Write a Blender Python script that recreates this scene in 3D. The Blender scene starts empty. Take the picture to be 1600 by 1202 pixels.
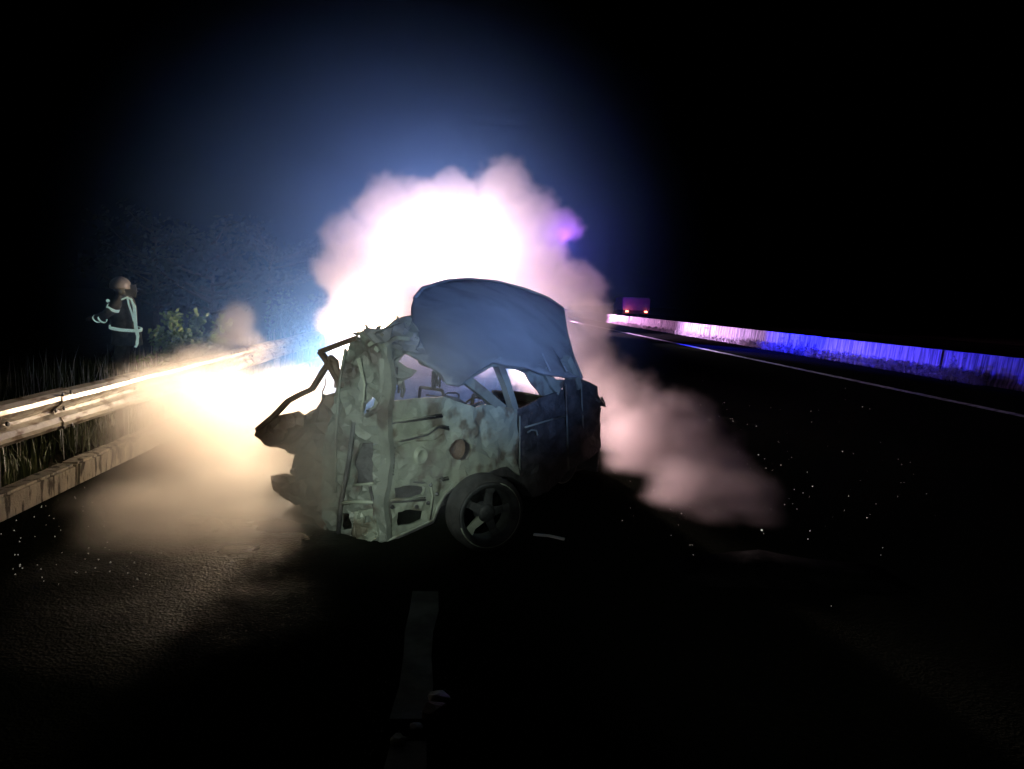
import bpy, bmesh, math, random
import numpy as np
from mathutils import Vector, Matrix, noise
from mathutils.geometry import delaunay_2d_cdt

S = bpy.context.scene
random.seed(7)
R = math.radians

# ------------------------------------------------------------------ camera
FPX, W, H = 1209.0, 1600, 1202
CAM = Vector((0, 0, 1.55))
ROLL = R(2.0)
vY = Vector(((720 - 800) / FPX, -(466 - 601) / FPX, -1)).normalized()
hor = Vector((math.cos(ROLL), -math.sin(ROLL), 0))
vZ = hor.cross(vY).normalized()
vX = vY.cross(vZ).normalized()
M3 = Matrix((vX, vY, vZ))            # camera space -> world
cam = bpy.data.cameras.new('camera')
cam.sensor_width = 36
cam.lens = FPX * 36 / W
cam.clip_start = .05
cam.clip_end = 2000
co = bpy.data.objects.new('camera', cam)
co.matrix_world = Matrix.Translation(CAM) @ M3.to_4x4()
S.collection.objects.link(co)
S.camera = co

# ------------------------------------------------------------------ night sky
w = bpy.data.worlds.new('World')
S.world = w
w.use_nodes = True
nt = w.node_tree
sky = nt.nodes.new('ShaderNodeTexSky')
sky.sky_type = 'NISHITA'
sky.sun_disc = False
sky.sun_elevation = R(-20)
sky.sun_rotation = R(150)
bg = nt.nodes['Background']
nt.links.new(sky.outputs[0], bg.inputs[0])
bg.inputs[1].default_value = .05

S.view_settings.view_transform = 'Standard'
S.view_settings.look = 'None'
S.view_settings.gamma = 1
S.view_settings.exposure = 0
cy = S.cycles
cy.max_bounces = 5
cy.diffuse_bounces = 2
cy.glossy_bounces = 2
cy.transmission_bounces = 2
cy.transparent_max_bounces = 8
cy.volume_bounces = 2
cy.volume_max_steps = 256
cy.use_denoising = True
cy.use_adaptive_sampling = True
cy.adaptive_threshold = .1
cy.adaptive_min_samples = 16
cy.sample_clamp_indirect = 6
cy.caustics_reflective = False
cy.caustics_refractive = False


# ------------------------------------------------------------------ picture -> place
def ray(px, py):
    return M3 @ Vector(((px - 800) / FPX, -(py - 601) / FPX, -1))


def at_y(px, py, Y):
    d = ray(px, py)
    return CAM + d * ((Y - CAM.y) / d.y)


def ground(px, py, z=0.0):
    d = ray(px, py)
    return CAM + d * ((z - CAM.z) / d.z)


def on_plane(px, py, p, n):
    d = ray(px, py)
    return CAM + d * ((p - CAM).dot(n) / d.dot(n))


# ------------------------------------------------------------------ lamps (van headlights and beacon, added fill spots)
def lamp(name, kind, loc, power, color, size=.1, target=None, cone=None, blend=.5):
    l = bpy.data.lights.new(name, kind)
    l.energy = power
    l.color = color
    l.shadow_soft_size = size
    if kind == 'SPOT':
        l.spot_size = R(cone)
        l.spot_blend = blend
    o = bpy.data.objects.new(name, l)
    o.location = loc
    if target is not None:
        o.rotation_euler = (Vector(target) - Vector(loc)).to_track_quat('-Z', 'Y').to_euler()
    S.collection.objects.link(o)
    return o


EV = Vector((-0.35, 12.4, 0))         # front of the emergency van
lamp('headlight_lamp', 'SPOT', EV + Vector((-.8, -.35, .85)), 2300, (1, .70, .44), .10, EV + Vector((-2.0, -.95, 1.45)), 172, .5)
lamp('headlight_lamp', 'SPOT', EV + Vector((.8, -.35, .85)), 2100, (1, .68, .60), .10, EV + Vector((.6, -3.4, 3.2)), 160, .6)
lamp('headlight_beam_lamp', 'SPOT', EV + Vector((-.8, -.38, .85)), 85000, (1, .77, .52), .25, (-1.75, 8.5, .22), 28, 1)
lamp('headlight_spread_lamp', 'SPOT', EV + Vector((-.8, -.50, .85)), 9000, (1, .87, .70), .40, (-2.15, 7.4, .4), 44, 1)
lamp('headlight_beam_lamp', 'SPOT', EV + Vector((.8, -.38, .85)), 20000, (1, .74, .74), .25, (1.75, 7.2, .72), 21, 1)
lamp('plume_fill_lamp', 'SPOT', EV + Vector((.08, -.1, 1.95)), 5000, (1, .76, .72), .25, EV + Vector((.08, -.7, 3.2)), 168, .5)  # added flood to brighten the plume; the van carries no mast
lamp('beacon_lamp', 'POINT', EV + Vector((2.0, .2, 2.5)), 50, (.42, .12, 1.0), .15)
# added spots lighting barrier, weeds and edge line; no second vehicle is built
lamp('median_fill_lamp', 'SPOT', (3.2, 41, 1.0), 30000, (.80, .42, 1), .1, (11.9, 37, .9), 72, 1)
lamp('median_fill_lamp', 'SPOT', (6.5, 62, 1.0), 30000, (1, .42, .95), .1, (11.9, 58, .25), 100, .9)
lamp('median_fill_lamp', 'SPOT', (7.0, 31, 1.0), 3500, (.8, .50, 1), .1, (11.3, 23, -.3), 26, 1)
lamp('median_fill_lamp', 'SPOT', (7.8, 36, 1.1), 9000, (.85, .70, 1), .1, (8.95, 19, 0), 20, 1)
lamp('barrier_tint_lamp', 'SPOT', (7.2, 36, 1.6), 95000, (.02, .02, 1), .1, (11.8, 25.5, .8), 29, 1)  # added blue and violet spots colouring the barrier, no beacon built
lamp('barrier_tint_lamp', 'SPOT', (5.2, 30, 1.6), 250, (.35, .05, .8), .1, (11.6, 15, .3), 40, .9)
# added fill spots around the camera for wreck, firefighter and glass; no real source
lamp('near_fill_lamp', 'SPOT', (-.5, -.2, 1.75), 850, (.88, 1, .86), .05, (-.42, 5, .66), 21, 1)
lamp('near_fill_lamp', 'SPOT', (-.4, -.2, 1.75), 240, (.80, 1, .95), .03, (-5.7, 12.8, 1.0), 12, .6)
lamp('near_fill_lamp', 'SPOT', (.35, -.2, 1.75), 40, (1, .97, .9), .03, (2.6, 6.2, 0), 46, .8)
lamp('near_fill_lamp', 'SPOT', (-.45, -.2, 1.75), 25, (1, .97, .9), .03, (-2.6, 5.6, 0), 36, .8)
lamp('near_blue_fill_lamp', 'SPOT', (2.4, -3.0, 2.2), 5800, (.25, .41, .88), .2, (.3, 6.3, 1.62), 17, 1)  # added blue fill for the raised roof, with no beacon behind it


# ------------------------------------------------------------------ materials
def mat(name):
    m = bpy.data.materials.new(name)
    m.use_nodes = True
    return m, m.node_tree, m.node_tree.nodes['Principled BSDF']


def noisy(name, c1, c2, scale=6, rough=.7, metal=0, bump=.2, bscale=60, lo=.35, hi=.65, c3=None, s3=20, coords='Object', stretch=(1, 1, 1), bdist=.01):
    m, t, b = mat(name)
    N = t.nodes.new
    tc = N('ShaderNodeTexCoord')
    mp = N('ShaderNodeMapping')
    mp.inputs['Scale'].default_value = stretch
    t.links.new(tc.outputs[coords], mp.inputs[0])
    n = N('ShaderNodeTexNoise')
    n.inputs['Scale'].default_value = scale
    n.inputs['Detail'].default_value = 6
    n.inputs['Roughness'].default_value = .62
    t.links.new(mp.outputs[0], n.inputs[0])
    r = N('ShaderNodeMapRange')
    r.inputs[1].default_value = lo
    r.inputs[2].default_value = hi
    t.links.new(n.outputs[0], r.inputs[0])
    mx = N('ShaderNodeMix')
    mx.data_type = 'RGBA'
    mx.inputs[6].default_value = (*c1, 1)
    mx.inputs[7].default_value = (*c2, 1)
    t.links.new(r.outputs[0], mx.inputs[0])
    out = mx.outputs[2]
    if c3:
        n3 = N('ShaderNodeTexNoise')
        n3.inputs['Scale'].default_value = s3
        n3.inputs['Detail'].default_value = 5
        t.links.new(mp.outputs[0], n3.inputs[0])
        r3 = N('ShaderNodeMapRange')
        r3.inputs[1].default_value = .52
        r3.inputs[2].default_value = .62
        t.links.new(n3.outputs[0], r3.inputs[0])
        m3 = N('ShaderNodeMix')
        m3.data_type = 'RGBA'
        m3.inputs[7].default_value = (*c3, 1)
        t.links.new(r3.outputs[0], m3.inputs[0])
        t.links.new(out, m3.inputs[6])
        out = m3.outputs[2]
    t.links.new(out, b.inputs['Base Color'])
    b.inputs['Roughness'].default_value = rough
    b.inputs['Metallic'].default_value = metal
    if bump:
        nb = N('ShaderNodeTexNoise')
        nb.inputs['Scale'].default_value = bscale
        nb.inputs['Detail'].default_value = 4
        t.links.new(tc.outputs[coords], nb.inputs[0])
        bu = N('ShaderNodeBump')
        bu.inputs['Strength'].default_value = bump
        bu.inputs['Distance'].default_value = bdist
        t.links.new(nb.outputs[0], bu.inputs['Height'])
        t.links.new(bu.outputs[0], b.inputs['Normal'])
    return m


def emit(name, c, s):
    m, t, b = mat(name)
    b.inputs['Base Color'].default_value = (*c, 1)
    b.inputs['Emission Color'].default_value = (*c, 1)
    b.inputs['Emission Strength'].default_value = s
    return m


def retro(name, c, rough=.35):
    """Retroreflective tape: sends light back towards where it came from, from any side."""
    m = bpy.data.materials.new(name)
    m.use_nodes = True
    t = m.node_tree
    t.nodes.clear()
    g = t.nodes.new('ShaderNodeBsdfGlossy')
    g.inputs['Color'].default_value = (*c, 1)
    g.inputs['Roughness'].default_value = rough
    ge = t.nodes.new('ShaderNodeNewGeometry')
    t.links.new(ge.outputs['Incoming'], g.inputs['Normal'])
    d = t.nodes.new('ShaderNodeBsdfDiffuse')
    d.inputs[0].default_value = (*c, 1)
    a = t.nodes.new('ShaderNodeMixShader')
    a.inputs[0].default_value = .5
    t.links.new(g.outputs[0], a.inputs[1])
    t.links.new(d.outputs[0], a.inputs[2])
    o = t.nodes.new('ShaderNodeOutputMaterial')
    t.links.new(a.outputs[0], o.inputs[0])
    return m


MT = dict(
    burnt=noisy('burnt_metal', (.12, .135, .12), (.25, .28, .245), 2.4, .62, .1, .3, 14, .3, .7, (.085, .07, .06), 4, bdist=.015),
    roof=noisy('burnt_roof_metal', (.16, .165, .17), (.25, .26, .27), 2.2, .75, .0, .12, 6, .3, .7, (.14, .145, .155), 3, bdist=.02),
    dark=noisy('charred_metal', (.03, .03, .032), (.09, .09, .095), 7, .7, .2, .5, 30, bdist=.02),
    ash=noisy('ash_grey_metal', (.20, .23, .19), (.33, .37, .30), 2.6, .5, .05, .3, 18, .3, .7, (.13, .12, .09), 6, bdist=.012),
    rust=noisy('rusty_metal', (.09, .055, .035), (.17, .12, .09), 9, .7, .2, .4, 50),
    rim=noisy('sooty_alloy', (.018, .019, .02), (.06, .065, .07), 12, .6, .3, .2, 60),
    rubber=noisy('burnt_rubber', (.018, .018, .018), (.05, .05, .05), 14, .9, 0, .5, 50),
    galv=noisy('galvanised_steel', (.30, .27, .22), (.52, .48, .40), 3, .42, .55, .25, 30, .3, .7, (.16, .11, .065), 11, stretch=(1, .5, 2)),
    post=noisy('steel_post', (.25, .24, .21), (.42, .4, .36), 6, .5, .4, .2, 40),
    kerb=noisy('kerb_concrete', (.38, .34, .27), (.60, .55, .43), 5, .9, 0, .5, 60, .3, .7, (.09, .075, .055), 9, stretch=(1.5, 1.8, .5)),
    barrier=noisy('barrier_concrete', (.12, .12, .13), (.52, .5, .5), 3.0, .85, 0, .5, 30, .40, .62, (.10, .10, .11), 4, stretch=(.6, 3.4, .28)),
    soil=noisy('soil', (.03, .027, .018), (.07, .06, .04), 3, .95, 0, .6, 25, bdist=.03),
    paint=noisy('worn_white_paint', (.36, .36, .35), (.75, .75, .73), 7, .6, 0, .3, 90, .34, .5, (.10, .10, .10), 6),
    soot=noisy('soot_black', (.004, .004, .004), (.015, .015, .015), 6, 1, 0, .2, 30),
    shadepaint=noisy('shaded_lane_paint', (.07, .08, .07), (.2, .22, .19), 5, .8, 0, .3, 60),  # lane paint darkened to stand for the wreck's shadow
    cloth=noisy('turnout_cloth', (.05, .06, .052), (.10, .11, .095), 12, .9, 0, .4, 90),
    helmet=noisy('helmet_shell', (.16, .165, .17), (.26, .265, .27), 9, .35, 0, .1, 60),
    skin=noisy('skin', (.35, .21, .15), (.42, .27, .2), 9, .6, 0, .1, 60),
    bark=noisy('bark', (.05, .04, .03), (.1, .08, .06), 12, .9, 0, .6, 40),
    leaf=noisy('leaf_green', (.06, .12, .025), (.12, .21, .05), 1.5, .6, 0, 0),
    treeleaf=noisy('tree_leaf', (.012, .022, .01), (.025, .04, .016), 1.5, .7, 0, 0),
    blade=noisy('grass_green', (.05, .075, .02), (.12, .14, .045), .8, .7, 0, 0),
    dry=noisy('dry_weed', (.38, .37, .34), (.6, .58, .54), 1.5, .8, 0, 0),
    glass=noisy('glass_grains', (.7, .72, .7), (.9, .9, .9), 5, .15, 0, 0),
    farvan=noisy('grey_box_paint', (.22, .23, .28), (.3, .31, .36), 2, .6, 0, 0),
    van=noisy('van_paint', (.45, .46, .48), (.6, .6, .62), 2, .4, 0, 0),
    red=noisy('red_paint', (.35, .03, .02), (.45, .04, .03), 2, .3, 0, 0),
    wind=noisy('dark_glass', (.01, .012, .014), (.02, .02, .025), 2, .06, 0, 0),
    plastic=noisy('black_plastic', (.02, .02, .022), (.045, .045, .05), 8, .6, 0, .2, 50),
    interior=noisy('sooty_interior', (.05, .045, .04), (.13, .12, .11), 9, .85, 0, .5, 40),
    tape=retro('reflective_tape', (.80, 1, .94)),
    lens=emit('lit_lens', (1, .85, .7), 12),
    tail=emit('lit_tail_lens', (1, .16, .10), 14),
    blue=emit('lit_beacon_lens', (.3, .15, 1), 8),
)


# wet asphalt
def asphalt():
    m, t, b = mat('wet_asphalt')
    N = t.nodes.new
    g = N('ShaderNodeNewGeometry')
    v = N('ShaderNodeTexVoronoi')
    v.inputs['Scale'].default_value = 75
    v2 = N('ShaderNodeTexNoise')
    v2.inputs['Scale'].default_value = 26
    v2.inputs['Detail'].default_value = 5
    big = N('ShaderNodeTexNoise')
    big.inputs['Scale'].default_value = .9
    big.inputs['Detail'].default_value = 4
    for q in (v, v2, big):
        t.links.new(g.outputs['Position'], q.inputs['Vector'])
    ad = N('ShaderNodeMath')
    ad.operation = 'MULTIPLY_ADD'
    ad.inputs[1].default_value = .55
    t.links.new(v.outputs['Distance'], ad.inputs[0])
    t.links.new(v2.outputs[0], ad.inputs[2])
    bu = N('ShaderNodeBump')
    bu.inputs['Strength'].default_value = 1
    bu.inputs['Distance'].default_value = .006
    t.links.new(ad.outputs[0], bu.inputs['Height'])
    t.links.new(bu.outputs[0], b.inputs['Normal'])
    mr = N('ShaderNodeMapRange')
    mr.inputs[1].default_value = .38
    mr.inputs[2].default_value = .62
    mr.inputs[3].default_value = .24
    mr.inputs[4].default_value = .6
    t.links.new(big.outputs[0], mr.inputs[0])
    # hosed-down and wet left of the wreck, dry elsewhere
    wc_ = ground(345, 850)
    s1 = N('ShaderNodeVectorMath')
    s1.operation = 'SUBTRACT'
    s1.inputs[1].default_value = wc_
    t.links.new(g.outputs['Position'], s1.inputs[0])
    s2 = N('ShaderNodeVectorMath')
    s2.operation = 'MULTIPLY'
    s2.inputs[1].default_value = (1 / .85, 1 / 1.7, 0)
    t.links.new(s1.outputs[0], s2.inputs[0])
    ln = N('ShaderNodeVectorMath')
    ln.operation = 'LENGTH'
    t.links.new(s2.outputs[0], ln.inputs[0])
    wn = N('ShaderNodeMath')
    wn.operation = 'MULTIPLY_ADD'
    wn.inputs[1].default_value = 1.1
    t.links.new(big.outputs[0], wn.inputs[0])
    t.links.new(ln.outputs['Value'], wn.inputs[2])
    dry = N('ShaderNodeMapRange')
    dry.interpolation_type = 'SMOOTHSTEP'
    dry.inputs[1].default_value = .9
    dry.inputs[2].default_value = 1.75
    dry.inputs[4].default_value = .6
    t.links.new(wn.outputs[0], dry.inputs[0])
    sm = N('ShaderNodeMath')
    sm.use_clamp = True
    t.links.new(mr.outputs[0], sm.inputs[0])
    t.links.new(dry.outputs[0], sm.inputs[1])
    t.links.new(sm.outputs[0], b.inputs['Roughness'])
    sp = N('ShaderNodeMapRange')
    sp.inputs[2].default_value = .6
    sp.inputs[3].default_value = .5
    sp.inputs[4].default_value = .0
    t.links.new(dry.outputs[0], sp.inputs[0])
    t.links.new(sp.outputs[0], b.inputs['Specular IOR Level'])
    cr = N('ShaderNodeMix')
    cr.data_type = 'RGBA'
    cr.inputs[6].default_value = (.005, .006, .004, 1)
    cr.inputs[7].default_value = (.016, .018, .013, 1)
    t.links.new(v2.outputs[0], cr.inputs[0])
    t.links.new(cr.outputs[2], b.inputs['Base Color'])
    return m


MT['asphalt'] = asphalt()
for q in ('soot', 'soil'):
    MT[q].node_tree.nodes['Principled BSDF'].inputs['Specular IOR Level'].default_value = 0


# ------------------------------------------------------------------ mesh helpers
def link(o):
    S.collection.objects.link(o)
    return o


def tag(o, label=None, cat=None, group=None, kind=None):
    if label:
        o['label'] = label
    if cat:
        o['category'] = cat
    if group:
        o['group'] = group
    if kind:
        o['kind'] = kind
    return o


def empty(name, loc=(0, 0, 0), rz=0):
    o = bpy.data.objects.new(name, None)
    o.empty_display_size = .1
    o.location = loc
    o.rotation_euler = (0, 0, rz)
    return link(o)


def obj(name, bm, m, parent=None, origin=None, smooth=False):
    """One mesh object. With origin, the vertices are in world space and are moved to sit relative to it."""
    if isinstance(bm, bmesh.types.BMesh):
        if origin is not None:
            bmesh.ops.translate(bm, vec=-Vector(origin), verts=bm.verts)
        bmesh.ops.recalc_face_normals(bm, faces=bm.faces)
        me = bpy.data.meshes.new(name)
        bm.to_mesh(me)
        bm.free()
    else:
        me = bm
    if smooth:
        for p in me.polygons:
            p.use_smooth = True
    me.materials.append(MT[m] if isinstance(m, str) else m)
    o = bpy.data.objects.new(name, me)
    link(o)
    if parent is not None:
        o.parent = parent
    elif origin is not None:
        o.location = origin
    return o


def box(bm, x0, x1, y0, y1, z0, z1, bev=0):
    b2 = bmesh.new()
    bmesh.ops.create_cube(b2, size=1)
    bmesh.ops.scale(b2, vec=(x1 - x0, y1 - y0, z1 - z0), verts=b2.verts)
    bmesh.ops.translate(b2, vec=((x0 + x1) / 2, (y0 + y1) / 2, (z0 + z1) / 2), verts=b2.verts)
    if bev:
        bmesh.ops.bevel(b2, geom=b2.edges[:], offset=bev, segments=2, affect='EDGES')
    merge(bm, b2)


def merge(bm, b2):
    me = bpy.data.meshes.new('tmp')
    b2.to_mesh(me)
    b2.free()
    bm.from_mesh(me)
    bpy.data.meshes.remove(me)


def bar(bm, pts, r, n=6, flat=None):
    """Swept bar through points; r one radius or a list; flat=(w,h) gives a rectangular section."""
    pts = [Vector(p) for p in pts]
    rings = []
    up = Vector((0, 0, 1))
    for i, p in enumerate(pts):
        a = pts[max(i - 1, 0)]
        c = pts[min(i + 1, len(pts) - 1)]
        d = (c - a).normalized()
        u = up if abs(d.dot(up)) < .95 else Vector((0, 1, 0))
        s = d.cross(u).normalized()
        t = s.cross(d).normalized()
        rr = r[i] if isinstance(r, (list, tuple)) else r
        if flat:
            w_, h_ = flat
            off = [s * w_ + t * h_, -s * w_ + t * h_, -s * w_ - t * h_, s * w_ - t * h_]
        else:
            off = [(s * math.cos(k * 2 * math.pi / n) + t * math.sin(k * 2 * math.pi / n)) * rr for k in range(n)]
        rings.append([bm.verts.new(p + o_) for o_ in off])
    k = len(rings[0])
    for a, c in zip(rings, rings[1:]):
        for j in range(k):
            bm.faces.new((a[j], a[(j + 1) % k], c[(j + 1) % k], c[j]))
    bm.faces.new(rings[0][::-1])
    bm.faces.new(rings[-1])


def lathe(bm, prof, axis_o, axis_d, n=28):
    """prof = [(distance along the axis, radius)]"""
    d = Vector(axis_d).normalized()
    u = Vector((0, 0, 1)) if abs(d.z) < .9 else Vector((1, 0, 0))
    s = d.cross(u).normalized()
    t = s.cross(d)
    rings = []
    for a, r in prof:
        rings.append([bm.verts.new(Vector(axis_o) + d * a + (s * math.cos(k * 2 * math.pi / n) + t * math.sin(k * 2 * math.pi / n)) * r) for k in range(n)])
    for p, q in zip(rings, rings[1:]):
        for j in range(n):
            bm.faces.new((p[j], p[(j + 1) % n], q[(j + 1) % n], q[j]))


def inside(pt, poly):
    x, y = pt
    c = False
    j = len(poly) - 1
    for i in range(len(poly)):
        xi, yi = poly[i]
        xj, yj = poly[j]
        if (yi > y) != (yj > y) and x < (xj - xi) * (y - yi) / (yj - yi) + xi:
            c = not c
        j = i
    return c


def rag(poly, amp, step=7, seed=0):
    """Subdivide an outline and roughen it a little: torn and burnt sheet edges."""
    rnd = random.Random(seed)
    out = []
    for i, a in enumerate(poly):
        b = poly[(i + 1) % len(poly)]
        L = math.dist(a, b)
        n = max(1, int(L / step))
        for k in range(n):
            f = k / n
            q = (a[0] + (b[0] - a[0]) * f, a[1] + (b[1] - a[1]) * f)
            if k:
                q = (q[0] + rnd.uniform(-amp, amp), q[1] + rnd.uniform(-amp, amp))
            out.append(q)
    return out


def sheet(outline, holes, plane, th=.012, amp=.012, freq=3.0, step=9, ragged=.7, seed=0, bow=None):
    """A sheet-metal panel with real thickness, dents and holes; returned in world space."""
    p0, n = plane
    out = rag(outline, ragged, 8, seed)
    hs = [rag(h, ragged * .7, 6, seed + 1) for h in holes]
    verts, edges = [], []
    for loop in [out] + hs:
        s = len(verts)
        verts += [Vector(q) for q in loop]
        edges += [(s + i, s + (i + 1) % len(loop)) for i in range(len(loop))]
    xs = [q[0] for q in out]
    ys = [q[1] for q in out]
    rnd = random.Random(seed)
    x = min(xs)
    while x < max(xs):
        y = min(ys)
        while y < max(ys):
            q = (x + rnd.uniform(-2, 2), y + rnd.uniform(-2, 2))
            if inside(q, out) and not any(inside(q, h) for h in hs):
                verts.append(Vector(q))
            y += step
        x += step
    v, e, f, *_ = delaunay_2d_cdt(verts, edges, [], 0, 1e-4)
    front = []
    for q in v:
        P = on_plane(q.x, q.y, p0, n)
        q1, q2 = noise.noise(P * freq + Vector((seed, 0, 0))), noise.noise(P * freq * 2.3 + Vector((0, seed, 0)))
        d = amp * (1.2 * q1 + 1.1 * (.35 - abs(q2) * 2) + .5 * noise.noise(P * freq * 5))
        if bow:
            d += bow(q.x, q.y)
        # push along the line of the panel's own normal; outline stays readable
        front.append(P + n * d)
    faces = []
    for t in f:
        c = ((v[t[0]].x + v[t[1]].x + v[t[2]].x) / 3, (v[t[0]].y + v[t[1]].y + v[t[2]].y) / 3)
        if inside(c, out) and not any(inside(c, h) for h in hs):
            faces.append(t)
    bm = bmesh.new()
    A = [bm.verts.new(q) for q in front]
    for t in faces:
        try:
            bm.faces.new([A[i] for i in t])
        except ValueError:
            pass
    bmesh.ops.recalc_face_normals(bm, faces=bm.faces)
    g = bmesh.ops.extrude_face_region(bm, geom=bm.faces[:])
    vs = [q for q in g['geom'] if isinstance(q, bmesh.types.BMVert)]
    bmesh.ops.translate(bm, vec=-n * th, verts=vs)
    loose = [q for q in bm.verts if not q.link_faces]
    bmesh.ops.delete(bm, geom=loose, context='VERTS')
    return bm


def pxbar(path, plane, r, flat=None, n=6):
    bm = bmesh.new()
    bar(bm, [on_plane(x, y, *plane) for x, y in path], r, n, flat)
    return bm


# ------------------------------------------------------------------ ground, road, kerb
KX = -2.95                     # face of the kerb
g = bmesh.new()
bmesh.ops.create_grid(g, x_segments=60, y_segments=60, size=300)
bmesh.ops.translate(g, vec=(0, 200, 0), verts=g.verts)
for v in g.verts:
    v.co.z = -.35
o = obj('ground', g, 'soil')
tag(o, kind='structure')

bm = bmesh.new()
nx, ny = 24, 60
V = [[bm.verts.new((KX + .01 + (12.6 - KX) * i / nx, -4 + 330 * (j / ny) ** 2, 0)) for j in range(ny + 1)] for i in range(nx + 1)]
for i in range(nx):
    for j in range(ny):
        bm.faces.new((V[i][j], V[i + 1][j], V[i + 1][j + 1], V[i][j + 1]))
o = obj('road', bm, 'asphalt')
tag(o, kind='structure')

bm = bmesh.new()
box(bm, 13.4, 30, -4, 326, -.34, -.012)
tag(obj('opposite_carriageway', bm, 'asphalt'), kind='structure')

# verge behind the kerb, falling away
bm = bmesh.new()
xs = [KX - .14, KX - .5, KX - 1.2, KX - 2.2, -7, -12, -40]
zs = [.10, .06, .02, -.12, -.25, -.33, -.34]
rows = []
for k in range(80):
    y = -4 + 330 * (k / 79) ** 2
    rows.append([bm.verts.new((x, y, z + .04 * noise.noise(Vector((x * .9, y * .9, 0))) * (i > 0))) for i, (x, z) in enumerate(zip(xs, zs))])
for a, b_ in zip(rows, rows[1:]):
    for i in range(len(xs) - 1):
        bm.faces.new((a[i], a[i + 1], b_[i + 1], b_[i]))
tag(obj('verge', bm, 'soil', smooth=True), kind='structure')

kerb = empty('kerb', (KX, 0, 0))
tag(kerb, kind='structure')
j0 = 6.15
L = 2.9
src = {}
for k in range(-3, 14):
    y = j0 + k * L
    if k in (-3, 5) or True:
        bm = bmesh.new()
        box(bm, -.15, 0, .015, L - .015, -.05, .165, .018)
        bmesh.ops.subdivide_edges(bm, edges=[e for e in bm.edges if abs((e.verts[0].co - e.verts[1].co).y) > 1], cuts=24)
        for v in bm.verts:
            q = v.co + Vector((0, y, 0))
            v.co += Vector((1, 0, 1)) * .012 * noise.noise(q * 5) + Vector((.006, 0, .008)) * noise.noise(q * 19)
    o = obj('kerb_stone', bm, 'kerb', kerb)
    o.location = (0, y, 0)

# lane dash and edge line, 4 mm above the asphalt
def line(name, x0, x1, ys, parent=None, rough=.012, seed=1, m='paint'):
    bm = bmesh.new()
    rnd = random.Random(seed)
    for a, c in ys:
        n = max(2, int((c - a) / .25))
        L_ = [bm.verts.new((x0 + rnd.uniform(-rough, rough), a + (c - a) * i / n, .004)) for i in range(n + 1)]
        R_ = [bm.verts.new((x1 + rnd.uniform(-rough, rough), a + (c - a) * i / n, .004)) for i in range(n + 1)]
        for i in range(n):
            bm.faces.new((L_[i], R_[i], R_[i + 1], L_[i + 1]))
    return obj(name, bm, m, parent)


gl = ground(612, 1125)
gr = ground(672, 1100)
tag(line('lane_line', gl.x, gr.x, [(gl.y, ground(650, 925).y), (1.2, ground(600, 1160).y), (13, 17), (25, 29)], m='shadepaint'), kind='structure')
EX = (ground(1600, 650).x + ground(1100, 546).x) / 2
segs = []
y = -3
rr = random.Random(3)
while y < 150:
    n_ = rr.uniform(2.0, 5.5)
    segs.append((y, y + n_))
    y += n_ + rr.choice((.03, .05, .12))
tag(line('edge_line', EX - .11, EX + .11, segs, rough=.02), kind='structure')

# ------------------------------------------------------------------ guardrail on the left
GX = -3.12
GT = .76
rail = empty('guardrail', (GX, 0, 0))
tag(rail, 'galvanised w-beam guardrail on short posts along the left kerb', 'guardrail')
GEND = at_y(490, 530, 1).x and (GX / (ray(488, 530).x / ray(488, 530).y))
WPROF = [(0, .31), (.045, .295), (.075, .265), (.08, .235), (.055, .20), (.012, .175), (0, .155), (.012, .135), (.055, .11), (.08, .075), (.075, .045), (.045, .015), (0, 0)]


def wbeam(L_, th=.004):
    bm = bmesh.new()
    n = max(2, int(L_ / .25))
    rws = []
    for j in range(n + 1):
        yy = L_ * j / n
        rws.append([[bm.verts.new((x * 1.0 + s * -th, yy, z)) for x, z in WPROF] for s in (0, 1)])
    m_ = len(WPROF)
    for a, c in zip(rws, rws[1:]):
        for s in (0, 1):
            for i in range(m_ - 1):
                bm.faces.new((a[s][i], a[s][i + 1], c[s][i + 1], c[s][i]))
        bm.faces.new((a[0][0], c[0][0], c[1][0], a[1][0]))
        bm.faces.new((a[0][-1], a[1][-1], c[1][-1], c[0][-1]))
    for rw in (rws[0], rws[-1]):
        for i in range(m_ - 1):
            bm.faces.new((rw[0][i], rw[1][i], rw[1][i + 1], rw[0][i + 1]))
    return bm


LB = 4.3
seam = 5.95
ysp = [seam - LB, seam, seam + LB, GEND]
mesh_b = None
for i, y in enumerate(ysp[:-1] + [seam - 2 * LB]):
    y1 = GEND if i == 2 else y + LB
    bm = wbeam(y1 - y + (.16 if i != 2 else 0))
    # each beam laps over the next, a few millimetres proud and slightly off in height
    for v in bm.verts:
        q = Vector((0, v.co.y + y, v.co.z))
        v.co.x += .010 * noise.noise(q * 2.2) + .005 * noise.noise(q * 9)
        v.co.z += .008 * noise.noise(q * 1.3 + Vector((5, 0, 0)))
    o = obj('beam', bm, 'galv', rail, smooth=False)
    o.location = (.085 + (.007 if i % 2 else 0), y, GT - .31 - (.006 if i % 2 else 0))
bolt_me = None
for sy in (seam + .08, seam + LB + .08):
    for dz in (.03, .155, .28):
        for dy in (-.06, .06):
            bm = bmesh.new()
            lathe(bm, [(0, 0.0001), (0, .016), (.008, .014), (.012, .0001)], (0, 0, 0), (1, 0, 0), 8)
            o = obj('bolt', bm, 'dark', rail)
            o.location = (.085 + .02 + (.055 if dz != .155 else 0), sy + dy, GT - .31 + dz)
y = 5.35 - 2 * 2.05
pk = 0
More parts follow.
